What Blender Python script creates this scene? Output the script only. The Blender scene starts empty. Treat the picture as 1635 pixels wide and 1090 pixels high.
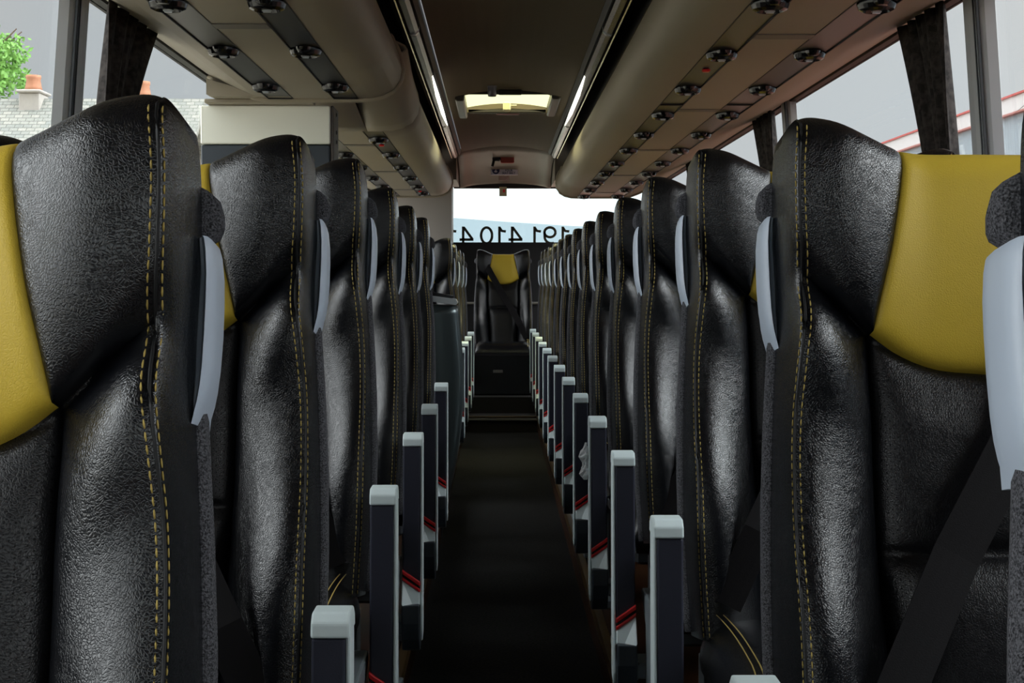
import bpy, math, random
from mathutils import Vector
random.seed(7)
S = bpy.context.scene
COL = S.collection
PI = math.pi

# ---------------------------------------------------------------- camera, world, exposure
ZC = 1.0                                   # camera height above the aisle floor
cam = bpy.data.cameras.new('camera')
camo = bpy.data.objects.new('camera', cam); COL.objects.link(camo)
cam.sensor_width = 36.0
F = 2400.0
cam.lens = 36.0 * F / 1635.0
VPX, VPY = 795.0, 455.0
camo.location = (0, 0, ZC)
yaw = math.atan((817.5 - VPX) / F); pitch = math.atan((545.0 - VPY) / F)
camo.rotation_euler = (PI/2 - pitch, 0, -yaw)
cam.clip_start = 0.02; cam.clip_end = 1000
S.camera = camo

# sky brightness by direction along the coach: 0 = ahead of the driver, 1 = behind the coach
SKY = ((0.0, 2.4), (0.25, 8.0), (0.5, 24.0), (0.7, 5.0), (0.87, 1.85))
world = bpy.data.worlds.new('overcast_sky'); S.world = world; world.use_nodes = True
nt = world.node_tree; nt.nodes.clear()
out = nt.nodes.new('ShaderNodeOutputWorld'); bg = nt.nodes.new('ShaderNodeBackground')
tc = nt.nodes.new('ShaderNodeTexCoord'); nz = nt.nodes.new('ShaderNodeTexNoise')
nz.inputs['Scale'].default_value = 2.2; nz.inputs['Detail'].default_value = 4
cr = nt.nodes.new('ShaderNodeValToRGB')
cr.color_ramp.elements[0].position = 0.3; cr.color_ramp.elements[0].color = (0.86, 0.94, 1.0, 1)
cr.color_ramp.elements[1].position = 0.62; cr.color_ramp.elements[1].color = (1.0, 1.0, 1.0, 1)
nt.links.new(tc.outputs['Generated'], nz.inputs['Vector']); nt.links.new(nz.outputs['Fac'], cr.inputs['Fac'])
# sky boosted outside the view, strongest to the sides, added to light the interior
sxyz = nt.nodes.new('ShaderNodeSeparateXYZ'); nt.links.new(tc.outputs['Generated'], sxyz.inputs[0])
ma = nt.nodes.new('ShaderNodeMath'); ma.operation = 'MULTIPLY_ADD'; ma.inputs[1].default_value = .5; ma.inputs[2].default_value = .5
nt.links.new(sxyz.outputs['Y'], ma.inputs[0])
rp = nt.nodes.new('ShaderNodeValToRGB'); rp.color_ramp.interpolation = 'EASE'; nt.links.new(ma.outputs[0], rp.inputs['Fac'])
els = rp.color_ramp.elements
els[0].position = SKY[0][0]; els[1].position = SKY[-1][0]
for p_, _ in SKY[1:-1]: els.new(p_)
for e_, (p_, v_) in zip(sorted(els, key=lambda e: e.position), SKY): e_.color = (v_/16, v_/16, v_/16, 1)
mu = nt.nodes.new('ShaderNodeMath'); mu.operation = 'MULTIPLY'; mu.inputs[1].default_value = 16
nt.links.new(rp.outputs[0], mu.inputs[0])
lx = nt.nodes.new('ShaderNodeMath'); lx.operation = 'MULTIPLY_ADD'; lx.inputs[1].default_value = .35; lx.inputs[2].default_value = 1.0  # added bias to the right, shaping the light on the racks
nt.links.new(sxyz.outputs['X'], lx.inputs[0])
m2 = nt.nodes.new('ShaderNodeMath'); m2.operation = 'MULTIPLY'; nt.links.new(mu.outputs[0], m2.inputs[0]); nt.links.new(lx.outputs[0], m2.inputs[1])
nt.links.new(m2.outputs[0], bg.inputs['Strength'])
nt.links.new(cr.outputs['Color'], bg.inputs['Color']); nt.links.new(bg.outputs[0], out.inputs[0])

S.view_settings.view_transform = 'Standard'; S.view_settings.look = 'None'
S.view_settings.gamma = 1.0; S.view_settings.use_curve_mapping = False
S.view_settings.exposure = -0.35

# ---------------------------------------------------------------- materials
def mat(name, col, rough=0.5, metal=0.0, spec=0.5, bump=None, emit=None, coat=0.0):
    m = bpy.data.materials.new(name); m.use_nodes = True
    n = m.node_tree; b = n.nodes['Principled BSDF']
    b.inputs['Base Color'].default_value = (*col, 1); b.inputs['Roughness'].default_value = rough
    b.inputs['Metallic'].default_value = metal; b.inputs['Specular IOR Level'].default_value = spec
    b.inputs['Coat Weight'].default_value = coat
    if emit:
        b.inputs['Emission Color'].default_value = (*emit[0], 1); b.inputs['Emission Strength'].default_value = emit[1]
    if bump:
        kind, scale, strength, dist = bump
        t = n.nodes.new('ShaderNodeTexCoord')
        x = n.nodes.new('ShaderNodeTexVoronoi' if kind == 'voronoi' else 'ShaderNodeTexNoise')
        x.inputs['Scale'].default_value = scale
        bp = n.nodes.new('ShaderNodeBump'); bp.inputs['Strength'].default_value = strength; bp.inputs['Distance'].default_value = dist
        n.links.new(t.outputs['Object'], x.inputs['Vector'])
        n.links.new(x.outputs[0], bp.inputs['Height']); n.links.new(bp.outputs[0], b.inputs['Normal'])
        if kind == 'noise': x.inputs['Detail'].default_value = 3
    return m

def leather(name, col, rough, spec=0.5, perforated=False, grain=0.24):
    m = bpy.data.materials.new(name); m.use_nodes = True
    n = m.node_tree; L = n.links.new; b = n.nodes['Principled BSDF']
    b.inputs['Roughness'].default_value = rough; b.inputs['Specular IOR Level'].default_value = spec
    t = n.nodes.new('ShaderNodeTexCoord')
    dn = n.nodes.new('ShaderNodeTexNoise'); dn.inputs['Scale'].default_value = 60; dn.inputs['Detail'].default_value = 2
    L(t.outputs['Object'], dn.inputs['Vector'])
    ms = n.nodes.new('ShaderNodeVectorMath'); ms.operation = 'SCALE'; ms.inputs['Scale'].default_value = 0.012
    L(dn.outputs['Color'], ms.inputs[0])
    ad = n.nodes.new('ShaderNodeVectorMath'); ad.operation = 'ADD'
    L(t.outputs['Object'], ad.inputs[0]); L(ms.outputs[0], ad.inputs[1])
    v = n.nodes.new('ShaderNodeTexVoronoi'); v.feature = 'DISTANCE_TO_EDGE'; v.inputs['Scale'].default_value = 400
    L(ad.outputs[0], v.inputs['Vector'])
    cl = n.nodes.new('ShaderNodeMath'); cl.operation = 'MINIMUM'; cl.inputs[1].default_value = 0.22
    L(v.outputs[0], cl.inputs[0])
    b1 = n.nodes.new('ShaderNodeBump'); b1.inputs['Strength'].default_value = grain; b1.inputs['Distance'].default_value = 0.0035
    L(cl.outputs[0], b1.inputs['Height'])
    wn = n.nodes.new('ShaderNodeTexNoise'); wn.inputs['Scale'].default_value = 14; wn.inputs['Detail'].default_value = 3
    L(t.outputs['Object'], wn.inputs['Vector'])
    b2 = n.nodes.new('ShaderNodeBump'); b2.inputs['Strength'].default_value = 0.08; b2.inputs['Distance'].default_value = 0.012
    L(wn.outputs['Fac'], b2.inputs['Height']); L(b1.outputs[0], b2.inputs['Normal'])
    L(b2.outputs[0], b.inputs['Normal'])
    rg = n.nodes.new('ShaderNodeRGB'); rg.outputs[0].default_value = (*col, 1)
    src = rg.outputs[0]
    if perforated:
        sx = n.nodes.new('ShaderNodeSeparateXYZ'); L(t.outputs['Object'], sx.inputs[0])
        def M(op, a, c=None):
            q = n.nodes.new('ShaderNodeMath'); q.operation = op
            for i, w in enumerate((a, c)):
                if w is None: continue
                if isinstance(w, (int, float)): q.inputs[i].default_value = w
                else: L(w, q.inputs[i])
            return q.outputs[0]
        u = M('MULTIPLY', sx.outputs[0], 125); w = M('MULTIPLY', sx.outputs[2], 125)
        p = M('ADD', u, w); q = M('SUBTRACT', u, w)
        fp = M('SUBTRACT', M('FRACT', M('ADD', p, 100)), 0.5); fq = M('SUBTRACT', M('FRACT', M('ADD', q, 100)), 0.5)
        r2 = M('ADD', M('MULTIPLY', fp, fp), M('MULTIPLY', fq, fq))
        dot = M('LESS_THAN', r2, 0.016)
        mx = n.nodes.new('ShaderNodeMix'); mx.data_type = 'RGBA'
        L(dot, mx.inputs['Factor']); L(src, mx.inputs['A']); mx.inputs['B'].default_value = (0.001, 0.001, 0.001, 1)
        src = mx.outputs['Result']
        rm = M('ADD', M('MULTIPLY', dot, 0.5), rough); L(rm, b.inputs['Roughness'])
    L(src, b.inputs['Base Color'])
    return m

def glass(name, tint, refl=0.5):
    m = bpy.data.materials.new(name); m.use_nodes = True
    n = m.node_tree; n.nodes.clear(); L = n.links.new
    o = n.nodes.new('ShaderNodeOutputMaterial'); t = n.nodes.new('ShaderNodeBsdfTransparent'); t.inputs[0].default_value = (*tint, 1)
    g = n.nodes.new('ShaderNodeBsdfGlossy'); g.inputs['Roughness'].default_value = 0.02
    f = n.nodes.new('ShaderNodeFresnel'); f.inputs['IOR'].default_value = 1.35
    mm = n.nodes.new('ShaderNodeMath'); mm.operation = 'MULTIPLY'; mm.inputs[1].default_value = refl
    x = n.nodes.new('ShaderNodeMixShader'); L(f.outputs[0], mm.inputs[0]); L(mm.outputs[0], x.inputs[0])
    L(t.outputs[0], x.inputs[1]); L(g.outputs[0], x.inputs[2]); L(x.outputs[0], o.inputs[0])
    return m

def fabric(name, c1, c2, scale, rough=0.95, dist=0.002):
    m = mat(name, c1, rough, spec=0.2, bump=('noise', scale, 0.8, dist))
    n = m.node_tree; L = n.links.new
    t = n.nodes.new('ShaderNodeTexCoord'); x = n.nodes.new('ShaderNodeTexNoise'); x.inputs['Scale'].default_value = scale * 0.8
    x.inputs['Detail'].default_value = 4
    r = n.nodes.new('ShaderNodeValToRGB'); r.color_ramp.elements[0].position = 0.38; r.color_ramp.elements[1].position = 0.62
    r.color_ramp.elements[0].color = (*c1, 1); r.color_ramp.elements[1].color = (*c2, 1)
    L(t.outputs['Object'], x.inputs['Vector']); L(x.outputs['Fac'], r.inputs['Fac']); L(r.outputs[0], n.nodes['Principled BSDF'].inputs['Base Color'])
    return m

def wood(name, c1, c2):
    m = mat(name, c1, 0.25, spec=0.5); n = m.node_tree; L = n.links.new
    t = n.nodes.new('ShaderNodeTexCoord'); mp = n.nodes.new('ShaderNodeMapping'); mp.inputs['Scale'].default_value = (40, 2, 10)
    x = n.nodes.new('ShaderNodeTexNoise'); x.inputs['Scale'].default_value = 3; x.inputs['Detail'].default_value = 5
    r = n.nodes.new('ShaderNodeValToRGB'); r.color_ramp.elements[0].color = (*c1, 1); r.color_ramp.elements[1].color = (*c2, 1)
    L(t.outputs['Object'], mp.inputs[0]); L(mp.outputs[0], x.inputs['Vector']); L(x.outputs['Fac'], r.inputs['Fac']); L(r.outputs[0], n.nodes['Principled BSDF'].inputs['Base Color'])
    return m

BLK = leather('black_leather', (0.003, 0.0036, 0.0055), 0.25, 0.75)
PERF = leather('perforated_black_leather', (0.006, 0.006, 0.008), 0.36, 0.6, perforated=True)
YEL = leather('yellow_leather', (0.74, 0.52, 0.055), 0.42, 0.35, grain=0.2)
THR = mat('yellow_thread', (0.50, 0.36, 0.09), 0.75)
PIPE = mat('dark_seam', (0.004, 0.004, 0.005), 0.6)
CARPET = fabric('grey_carpet_cloth', (0.03, 0.03, 0.033), (0.15, 0.15, 0.165), 800, dist=0.003)
LGREY = mat('light_grey_plastic', (0.50, 0.57, 0.67), 0.38, bump=('noise', 900, 0.08, 0.0004))
CAPG = mat('pale_grey_plastic', (0.76, 0.87, 0.88), 0.42, bump=('noise', 900, 0.1, 0.0004))
NAVY = mat('navy_plastic', (0.024, 0.026, 0.046), 0.5, bump=('noise', 500, 0.25, 0.0008))
DNAVY = mat('dark_blue_grey_plastic', (0.035, 0.045, 0.058), 0.4)
RED = mat('red_plastic', (0.75, 0.016, 0.02), 0.3)
BELT = mat('black_webbing', (0.006, 0.005, 0.006), 0.7, spec=0.25, bump=('noise', 700, 0.3, 0.0006))
BLACK = mat('matt_black', (0.004, 0.004, 0.005), 0.6)
FRAMEM = mat('dark_steel', (0.05, 0.055, 0.06), 0.45, metal=0.4)
BEIGE = mat('beige_moulding', (0.32, 0.28, 0.205), 0.55, spec=0.4, bump=('noise', 350, 0.25, 0.0006))
CEIL = mat('brown_headlining', (0.11, 0.085, 0.05), 0.85, bump=('noise', 400, 0.3, 0.0006))
STRIP = mat('charcoal_service_strip', (0.022, 0.024, 0.028), 0.4)
NOZ = mat('black_gloss_plastic', (0.006, 0.006, 0.007), 0.18)
STRAP = mat('taupe_strap', (0.13, 0.12, 0.10), 0.5)
WHITEP = mat('cream_white_panel', (0.88, 0.88, 0.76), 0.5)
WALLB = mat('grey_beige_panel', (0.24, 0.22, 0.20), 0.6)
GLOSSD = mat('smoked_gloss_cover', (0.018, 0.015, 0.02), 0.25, spec=.35)
GOLD = mat('brass_trim', (0.55, 0.45, 0.16), 0.25, metal=0.8)
GLINT = mat('glowing_reflection', (0.9, 0.9, 0.85), 0.4, emit=((1.0, 0.97, 0.86), 2.2))  # glow standing in for a window reflection
ALU = mat('brushed_aluminium', (0.55, 0.58, 0.60), 0.3, metal=0.7)
PILLAR = mat('grey_pillar', (0.50, 0.52, 0.54), 0.4)
CURT = fabric('dark_brown_curtain', (0.02, 0.017, 0.015), (0.06, 0.05, 0.045), 60)
CURT.node_tree.nodes['Principled BSDF'].inputs['Roughness'].default_value = 0.8
AISLE = fabric('black_aisle_carpet', (0.003, 0.003, 0.003), (0.014, 0.013, 0.012), 160, dist=0.004)
WOOD = wood('brown_wood_floor', (0.02, 0.008, 0.004), (0.09, 0.035, 0.015))
MPAN = mat('dark_grey_green_laminate', (0.09, 0.115, 0.12), 0.28, metal=0.55, coat=0.3)
TINT = glass('tinted_glass', (0.66, 0.67, 0.67), 0.12)
CLEAR = glass('clear_glass', (0.92, 0.96, 0.95), 0.3)
DIGIT = mat('dark_olive_vinyl', (0.035, 0.032, 0.012), 0.6)
DRIM = mat('cream_vinyl', (0.75, 0.68, 0.30), 0.6)
STICK = mat('pale_sticker', (0.62, 0.60, 0.70), 0.5)
BLUE = mat('dark_blue_print', (0.01, 0.015, 0.10), 0.5)
PLATE = mat('tan_plate', (0.5, 0.45, 0.26), 0.5)

# ---------------------------------------------------------------- helpers
def mesh(name, verts, faces, m, parent=None, smooth=False, loc=None):
    me = bpy.data.meshes.new(name); me.from_pydata([tuple(v) for v in verts], [], faces); me.update()
    if smooth:
        for p in me.polygons: p.use_smooth = True
    me.materials.append(m)
    o = bpy.data.objects.new(name, me); COL.objects.link(o)
    if parent: o.parent = parent
    if loc: o.location = loc
    return o
class MB:
    def __init__(s): s.v = []; s.f = []
    def add(s, vs, fs):
        k = len(s.v); s.v += [tuple(v) for v in vs]; s.f += [tuple(i + k for i in f) for f in fs]; return s
    def box(s, x0, x1, y0, y1, z0, z1, bv=0.0):
        if x0 > x1: x0, x1 = x1, x0
        if y0 > y1: y0, y1 = y1, y0
        if z0 > z1: z0, z1 = z1, z0
        if bv <= 0:
            vs = [(x, y, z) for x in (x0, x1) for y in (y0, y1) for z in (z0, z1)]
            return s.add(vs, [(0,1,3,2),(4,6,7,5),(0,4,5,1),(2,3,7,6),(0,2,6,4),(1,5,7,3)])
        # chamfered box: stack of inset rings
        b = bv
        def ring(z, e):
            return [(x0+e+b,y0+e,z),(x1-e-b,y0+e,z),(x1-e,y0+e+b,z),(x1-e,y1-e-b,z),(x1-e-b,y1-e,z),(x0+e+b,y1-e,z),(x0+e,y1-e-b,z),(x0+e,y0+e+b,z)]
        vs = ring(z0, b) + ring(z0+b, 0) + ring(z1-b, 0) + ring(z1, b)
        fs = [tuple(range(7,-1,-1)), tuple(range(24,32))]
        for r in range(3):
            for i in range(8):
                j = (i+1) % 8; fs.append((r*8+i, r*8+j, r*8+8+j, r*8+8+i))
        return s.add(vs, fs)
    def prism(s, pts, axis, a, b):
        """closed 2-D outline extruded along an axis from a to b"""
        n = len(pts)
        def P(p, t):
            return {'x': (t, p[0], p[1]), 'y': (p[0], t, p[1]), 'z': (p[0], p[1], t)}[axis]
        vs = [P(p, a) for p in pts] + [P(p, b) for p in pts]
        fs = [tuple(range(n-1, -1, -1)), tuple(range(n, 2*n))] + [(i, (i+1) % n, n+(i+1) % n, n+i) for i in range(n)]
        return s.add(vs, fs)
    def tube(s, pts, r, seg=8, close=True):
        rings = []; n = len(pts)
        for i, p in enumerate(pts):
            p = Vector(p); a = Vector(pts[max(i-1, 0)]); c = Vector(pts[min(i+1, n-1)]); d = (c - a).normalized()
            up = Vector((0, 0, 1)) if abs(d.z) < 0.9 else Vector((0, 1, 0))
            u = d.cross(up).normalized(); w = u.cross(d).normalized()
            rr = r[i] if isinstance(r, (list, tuple)) else r
            rings.append([p + (u*math.cos(2*PI*k/seg) + w*math.sin(2*PI*k/seg))*rr for k in range(seg)])
        vs = [v for q in rings for v in q]; fs = []
        for i in range(n-1):
            for k in range(seg):
                j = (k+1) % seg; fs.append((i*seg+k, i*seg+j, (i+1)*seg+j, (i+1)*seg+k))
        if close: fs += [tuple(range(seg-1, -1, -1)), tuple(range((n-1)*seg, n*seg))]
        return s.add(vs, fs)
    def lathe(s, c, prof, axis='z', seg=20):
        vs = []; fs = []; n = len(prof)
        for k in range(seg):
            t = 2*PI*k/seg
            for (r, h) in prof:
                a, b = r*math.cos(t), r*math.sin(t)
                vs.append((c[0]+a, c[1]+b, c[2]+h) if axis == 'z' else ((c[0]+a, c[1]+h, c[2]+b) if axis == 'y' else (c[0]+h, c[1]+a, c[2]+b)))
        for k in range(seg):
            j = (k+1) % seg
            for i in range(n-1): fs.append((k*n+i, j*n+i, j*n+i+1, k*n+i+1))
        fs.append(tuple(k*n for k in range(seg))); fs.append(tuple(k*n+n-1 for k in reversed(range(seg))))
        return s.add(vs, fs)
    def build(s, name, m, parent=None, smooth=False, loc=None):
        return mesh(name, s.v, s.f, m, parent, smooth, loc)
def grid_faces(nr, nc, flip=False):
    fs = []
    for i in range(nr-1):
        for j in range(nc-1):
            a, b, c, d = i*nc+j, i*nc+j+1, (i+1)*nc+j+1, (i+1)*nc+j
            fs.append((a, d, c, b) if flip else (a, b, c, d))
    return fs
def tag(o, label, cat, group=None, kind=None):
    if kind: o['kind'] = kind
    if label: o['label'] = label
    if cat: o['category'] = cat
    if group: o['group'] = group
    return o
def empty(name, loc=(0, 0, 0)):
    o = bpy.data.objects.new(name, None); COL.objects.link(o); o.location = loc; o.empty_display_size = 0.1; return o
def struct(o): o['kind'] = 'structure'; return o
def copy_tree(o, parent=None):
    c = o.copy(); COL.objects.link(c)
    if parent: c.parent = parent
    for ch in list(kids[o.name]) if o.name in kids else []:
        copy_tree(ch, c)
    return c
kids = {}
def index_kids(o):
    kids[o.name] = list(o.children)
    for c in o.children: index_kids(c)
def interp(pts, x):
    if x <= pts[0][0]: return pts[0][1]
    for (a, fa), (b, fb) in zip(pts, pts[1:]):
        if x <= b:
            t = (x-a)/(b-a); return fa + (fb-fa)*t
    return pts[-1][1]
def smooth_interp(pts, x):
    """Catmull-Rom through the knots"""
    if x <= pts[0][0]: return pts[0][1]
    if x >= pts[-1][0]: return pts[-1][1]
    for i in range(len(pts)-1):
        if x <= pts[i+1][0]:
            x0, y0 = pts[i]; x1, y1 = pts[i+1]
            def slope(k):
                if k <= 0: return (pts[1][1]-pts[0][1])/(pts[1][0]-pts[0][0])
                if k >= len(pts)-1: return (pts[-1][1]-pts[-2][1])/(pts[-1][0]-pts[-2][0])
                return (pts[k+1][1]-pts[k-1][1])/(pts[k+1][0]-pts[k-1][0])
            h = x1-x0; t = (x-x0)/h; m0 = slope(i)*h; m1 = slope(i+1)*h
            return (2*t**3-3*t*t+1)*y0+(t**3-2*t*t+t)*m0+(-2*t**3+3*t*t)*y1+(t**3-t*t)*m1

# ---------------------------------------------------------------- setting: shell of the coach
Y0, YE = -4.2, 12.35                       # front (open towards the windscreen) and rear wall
def left_x(x): return 0.10 - x if x < 0.7 else -0.6 - 0.9*(x-0.7)
def sx(side, x): return x if side > 0 else left_x(x)

# rows: (distance of the shell edge, height of the headrest peak above the camera)
RIGHT = [(0.90, .125), (1.65, .170), (2.40, .206)] + [(3.15 + .745*k, .217 + .0018*k) for k in range(11)]
LEFT = [(1.18, .134), (1.92, .179), (2.67, .214), (3.50, .218), (4.28, .218), (5.10, .222),
        (7.60, .232), (8.50, .228), (9.50, .222), (10.40, .222)]
REARROW = (11.45, .262)
SEAT_H = 1.105                             # headrest peak to the underside of the feet
def ped_profile(rows):
    pts = []
    rs = rows + [REARROW]
    for d, z in rs:
        zz = ZC + z - SEAT_H
        pts += [(d-.06-.52, zz), (d-.06-.02, zz)]
    return [(Y0, pts[0][1])] + pts + [(YE, pts[-1][1])]
fl = MB().box(-0.40, 0.42, Y0, 10.25, -0.06, 0.0)
fo = fl.build('floor', AISLE); struct(fo)
rs = MB().box(-0.2245, 0.2675, 10.25, 11.2, -0.06, 0.085).build('trim_1', mat('dark_rubber_step', (0.012, 0.010, 0.009), 0.5)); struct(rs)
sn = MB().box(-0.2245, 0.2675, 10.225, 10.25, 0.074, 0.09, .004).build('trim_2', mat('metal_step_nosing', (0.20, 0.19, 0.18), 0.4, metal=0.6)); struct(sn)
sn = MB().box(-0.2245, 0.2675, 10.32, 10.345, 0.085, 0.10, .004).build('trim_10', mat('brass_step_nosing', (0.14, 0.10, 0.06), 0.5, metal=0.6)); struct(sn)
sn = MB().box(-0.2245, 0.2675, 10.72, YE, -0.06, 0.20).build('trim_11', bpy.data.materials['dark_rubber_step']); struct(sn)
for side, rows, n in ((1, RIGHT, 3), (-1, LEFT, 4)):
    prof = ped_profile(rows)
    xi, xo = (0.268, 1.28) if side > 0 else (-0.225, -1.16)
    m = MB(); m.prism([(y, z) for y, z in prof] + [(YE, -0.06), (Y0, -0.06)], 'x', xi, xo)
    o = m.build('trim_%d' % n, WOOD); struct(o)
    # brass edging along the plinth
    m = MB(); e = .006*side
    for (ya, za), (yb, zb) in zip(prof, prof[1:]):
        m.add([(xi-e, ya, za-.03), (xi-e, yb, zb-.03), (xi-e, yb, zb+.003), (xi-e, ya, za+.003),
               (xi+.014*side, ya, za-.03), (xi+.014*side, yb, zb-.03), (xi+.014*side, yb, zb+.003), (xi+.014*side, ya, za+.003)],
              [(0,1,2,3), (4,7,6,5), (3,2,6,7), (0,4,5,1), (0,3,7,4), (1,5,6,2)])
    struct(m.build('trim_%d' % (n+2), mat('brown_brass_edging', (0.16, 0.09, 0.03), 0.3, metal=0.6)))

# side walls: below the windows, header above, leaning outward towards the sill
PILL = [-3.55, -1.1, 1.35, 3.80, 6.25, 8.70, 11.15]
for side in (1, -1):
    nm = 'right' if side > 0 else 'left'
    xt = 1.20 if side > 0 else -1.05; xs = 1.275 if side > 0 else -1.125; xf = 1.29 if side > 0 else -1.14
    th = .05*side; zt = ZC+.76; zs = 0.78
    m = MB().prism([(xs, zs), (xf, .45), (xf, -0.06), (xf+th, -0.06), (xf+th, .45), (xs+th, zs)], 'y', Y0, YE)
    struct(m.build('wall_'+nm, WALLB))
    m = MB().prism([(xt, zt), (xt+.005*side, zt+.02), (xt+.06*side, 2.1), (xt+.11*side, 2.1), (xt+th, zt)], 'y', Y0, YE)
    struct(m.build('wall_%s_upper' % nm, BLACK))
    # black gasket along the top of the glass
    m = MB().prism([(xt-.004*side, zt-.010), (xt-.010*side, zt+.004), (xt+.03*side, zt+.004), (xt+.03*side, zt-.010)], 'y', Y0, YE)
    struct(m.build('trim_gasket_'+nm, BLACK))
    # panes between the pillars
    for i, (a, b) in enumerate(zip(PILL, PILL[1:])):
        z0, z1 = zs, zt-.01
        xa, xb = xs+.02*side, xt+.02*side
        w = mesh('window_%d' % (i+1 if side > 0 else i+7), [(xa, a, z0), (xa, b, z0), (xb, b, z1), (xb, a, z1),
                 (xa+.006*side, a, z0), (xa+.006*side, b, z0), (xb+.006*side, b, z1), (xb+.006*side, a, z1)],
                 [(0,1,2,3), (4,7,6,5), (0,4,5,1), (3,2,6,7), (0,3,7,4), (1,5,6,2)], TINT)
        struct(w)
    for i, y in enumerate(PILL):
        # rounded grey pillar moulding
        m = MB(); sec = []
        for (px, py) in ((.018, -.085), (-.005, -.075), (-.018, -.05), (-.022, 0), (-.018, .05), (-.005, .075), (.018, .085)):
            sec.append((px*side, y+py))
        vs = [(xs+p[0], p[1], zs) for p in sec] + [(xt+p[0], p[1], zt) for p in sec]; n = len(sec)
        m.add(vs, [(k, k+1, n+k+1, n+k) for k in range(n-1)] + [tuple(range(n)), tuple(range(2*n-1, n-1, -1)), (0, n, 2*n-1, n-1)])
        struct(m.build('trim_pillar_'+nm, PILLAR, smooth=False))
        # fine gasket beads on each side
        m = MB()
        m.tube([(xs-.02*side, y-.06, zs), (xt-.02*side, y-.06, zt)], .005, 6); m.tube([(xs-.02*side, y-.035, zs), (xt-.02*side, y-.035, zt)], .003, 6)
        struct(m.build('trim_pillar_bead_'+nm, FRAMEM))

# ceiling with the hatch opening
CX0, CX1 = -0.27, 0.38
def cz(x): 
    t = (x-.055)/.325; return ZC + 1.0 + .045*(1-t*t)
HY0, HY1, HX0, HX1 = 8.15, 8.95, -.20, .31
m = MB()
def ceil_patch(x0, x1, y0, y1, nx=8):
    vs = []; fs = []
    for i in range(nx+1):
        x = x0+(x1-x0)*i/nx
        vs += [(x, y0, cz(x)), (x, y1, cz(x)), (x, y0, cz(x)+.03), (x, y1, cz(x)+.03)]
    for i in range(nx):
        a = i*4; b = a+4
        fs += [(a, a+1, b+1, b), (a+2, b+2, b+3, a+3), (a, b, b+2, a+2), (a+1, a+3, b+3, b+1)]
    fs += [(0, 2, 3, 1), (nx*4, nx*4+1, nx*4+3, nx*4+2)]
    m.add(vs, fs)
ceil_patch(CX0, CX1, Y0, HY0, 14); ceil_patch(CX0, CX1, HY1, 11.35, 14); ceil_patch(CX0, HX0, HY0, HY1, 3); ceil_patch(HX1, CX1, HY0, HY1, 3)
struct(m.build('ceiling', CEIL, smooth=False))
# roof skin above the racks so no light leaks in
m = MB().box(-1.15, CX0+.0, Y0, YE, 2.10, 2.13).box(CX1, 1.30, Y0, YE, 2.10, 2.13).box(-1.15, 1.30, 11.35, YE+.1, 2.10, 2.13)
struct(m.build('ceiling_outer', BLACK))
# sides of the central channel: trim, glossy lamp covers, brass line
for side in (1, -1):
    X = lambda x: sx(side, x)
    m = MB().prism([(X(.38), ZC+.995), (X(.392), ZC+.975), (X(.40), ZC+.98), (X(.40), ZC+1.12), (X(.38), ZC+1.12)], 'y', Y0, 11.35)
    struct(m.build('trim_ceiling_edge', BLACK))
    m = MB().prism([(X(.52), ZC+.92), (X(.52), ZC+1.12), (X(.60), ZC+1.12), (X(.60), ZC+.92)], 'y', Y0, 11.35)
    struct(m.build('trim_channel', BLACK))
# hatch
h = empty('roof_hatch', (.055, 8.55, cz(.055)))
def rel(o, root): o.parent = root; o.location = Vector(o.location) - root.location; return o
m = MB()
for x0, x1, y0, y1 in ((HX0-.03, HX0+.02, HY0-.03, HY1+.03), (HX1-.02, HX1+.03, HY0-.03, HY1+.03)):
    m.box(x0, x1, y0, y1, cz(x0)-.022, cz(x0)+.045, .008)
m.box(HX0+.02, HX1-.02, HY0-.03, HY0+.0, ZC+1.025, ZC+1.09, .006); m.box(HX0+.02, HX1-.02, HY1, HY1+.03, ZC+1.018, ZC+1.045, .006)
rel(m.build('hatch_frame', mat('dark_bronze_frame', (0.025, 0.02, 0.012), 0.4)), h)
m = MB().box(HX0-.02, HX1+.02, HY0-.02, HY1+.03, ZC+1.165, ZC+1.175).box(HX0-.02, HX1+.02, HY1+.015, HY1+.022, ZC+1.046, ZC+1.164)
PANE = mat('milky_skylight', (0.95, 0.93, 0.80), 0.3); PANE.node_tree.nodes['Principled BSDF'].inputs['Transmission Weight'].default_value = 0.9
HP = bpy.data.materials.new('translucent_yellowish_skylight'); HP.use_nodes = True
q = HP.node_tree; q.nodes.clear(); oo = q.nodes.new('ShaderNodeOutputMaterial'); tr = q.nodes.new('ShaderNodeBsdfTransparent'); tr.inputs[0].default_value = (1, .98, .72, 1)
q.links.new(tr.outputs[0], oo.inputs[0])
rel(m.build('skylight_pane', HP), h)
m = MB().box(.03, .075, 8.83, 8.90, ZC+1.02, ZC+1.07, .006).tube([(.07, 8.84, ZC+1.05), (.11, 8.84, ZC+1.05)], .004)
rel(m.build('hatch_latch', PLATE), h)
m = MB().box(-.01, .13, 8.99, 9.04, ZC+1.015, ZC+1.04, .006)
rel(m.build('release_handle', mat('dark_red_handle', (0.16, 0.02, 0.015), 0.4)), h)
m = MB().box(.0, .13, 8.0, 8.05, ZC+1.01, ZC+1.035, .006)
rel(m.build('lifting_bar', BLACK), h)
tag(h, 'bright roof hatch with skylight pane in the dark ceiling towards the rear', 'roof hatch')
o = MB().lathe((0, 0, -.055), [(.0, 0), (.020, 0), (.023, .006), (.023, .03), (.026, .05), (.026, .055)]).build('ceiling_camera', mat('grey_metal_housing', (.16, .16, .18), .3, metal=.6), smooth=True)
o.location = (-.03, 7.92, cz(-.03))
tag(o, 'small round metal camera housing on the ceiling just ahead of the roof hatch', 'camera')
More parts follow.
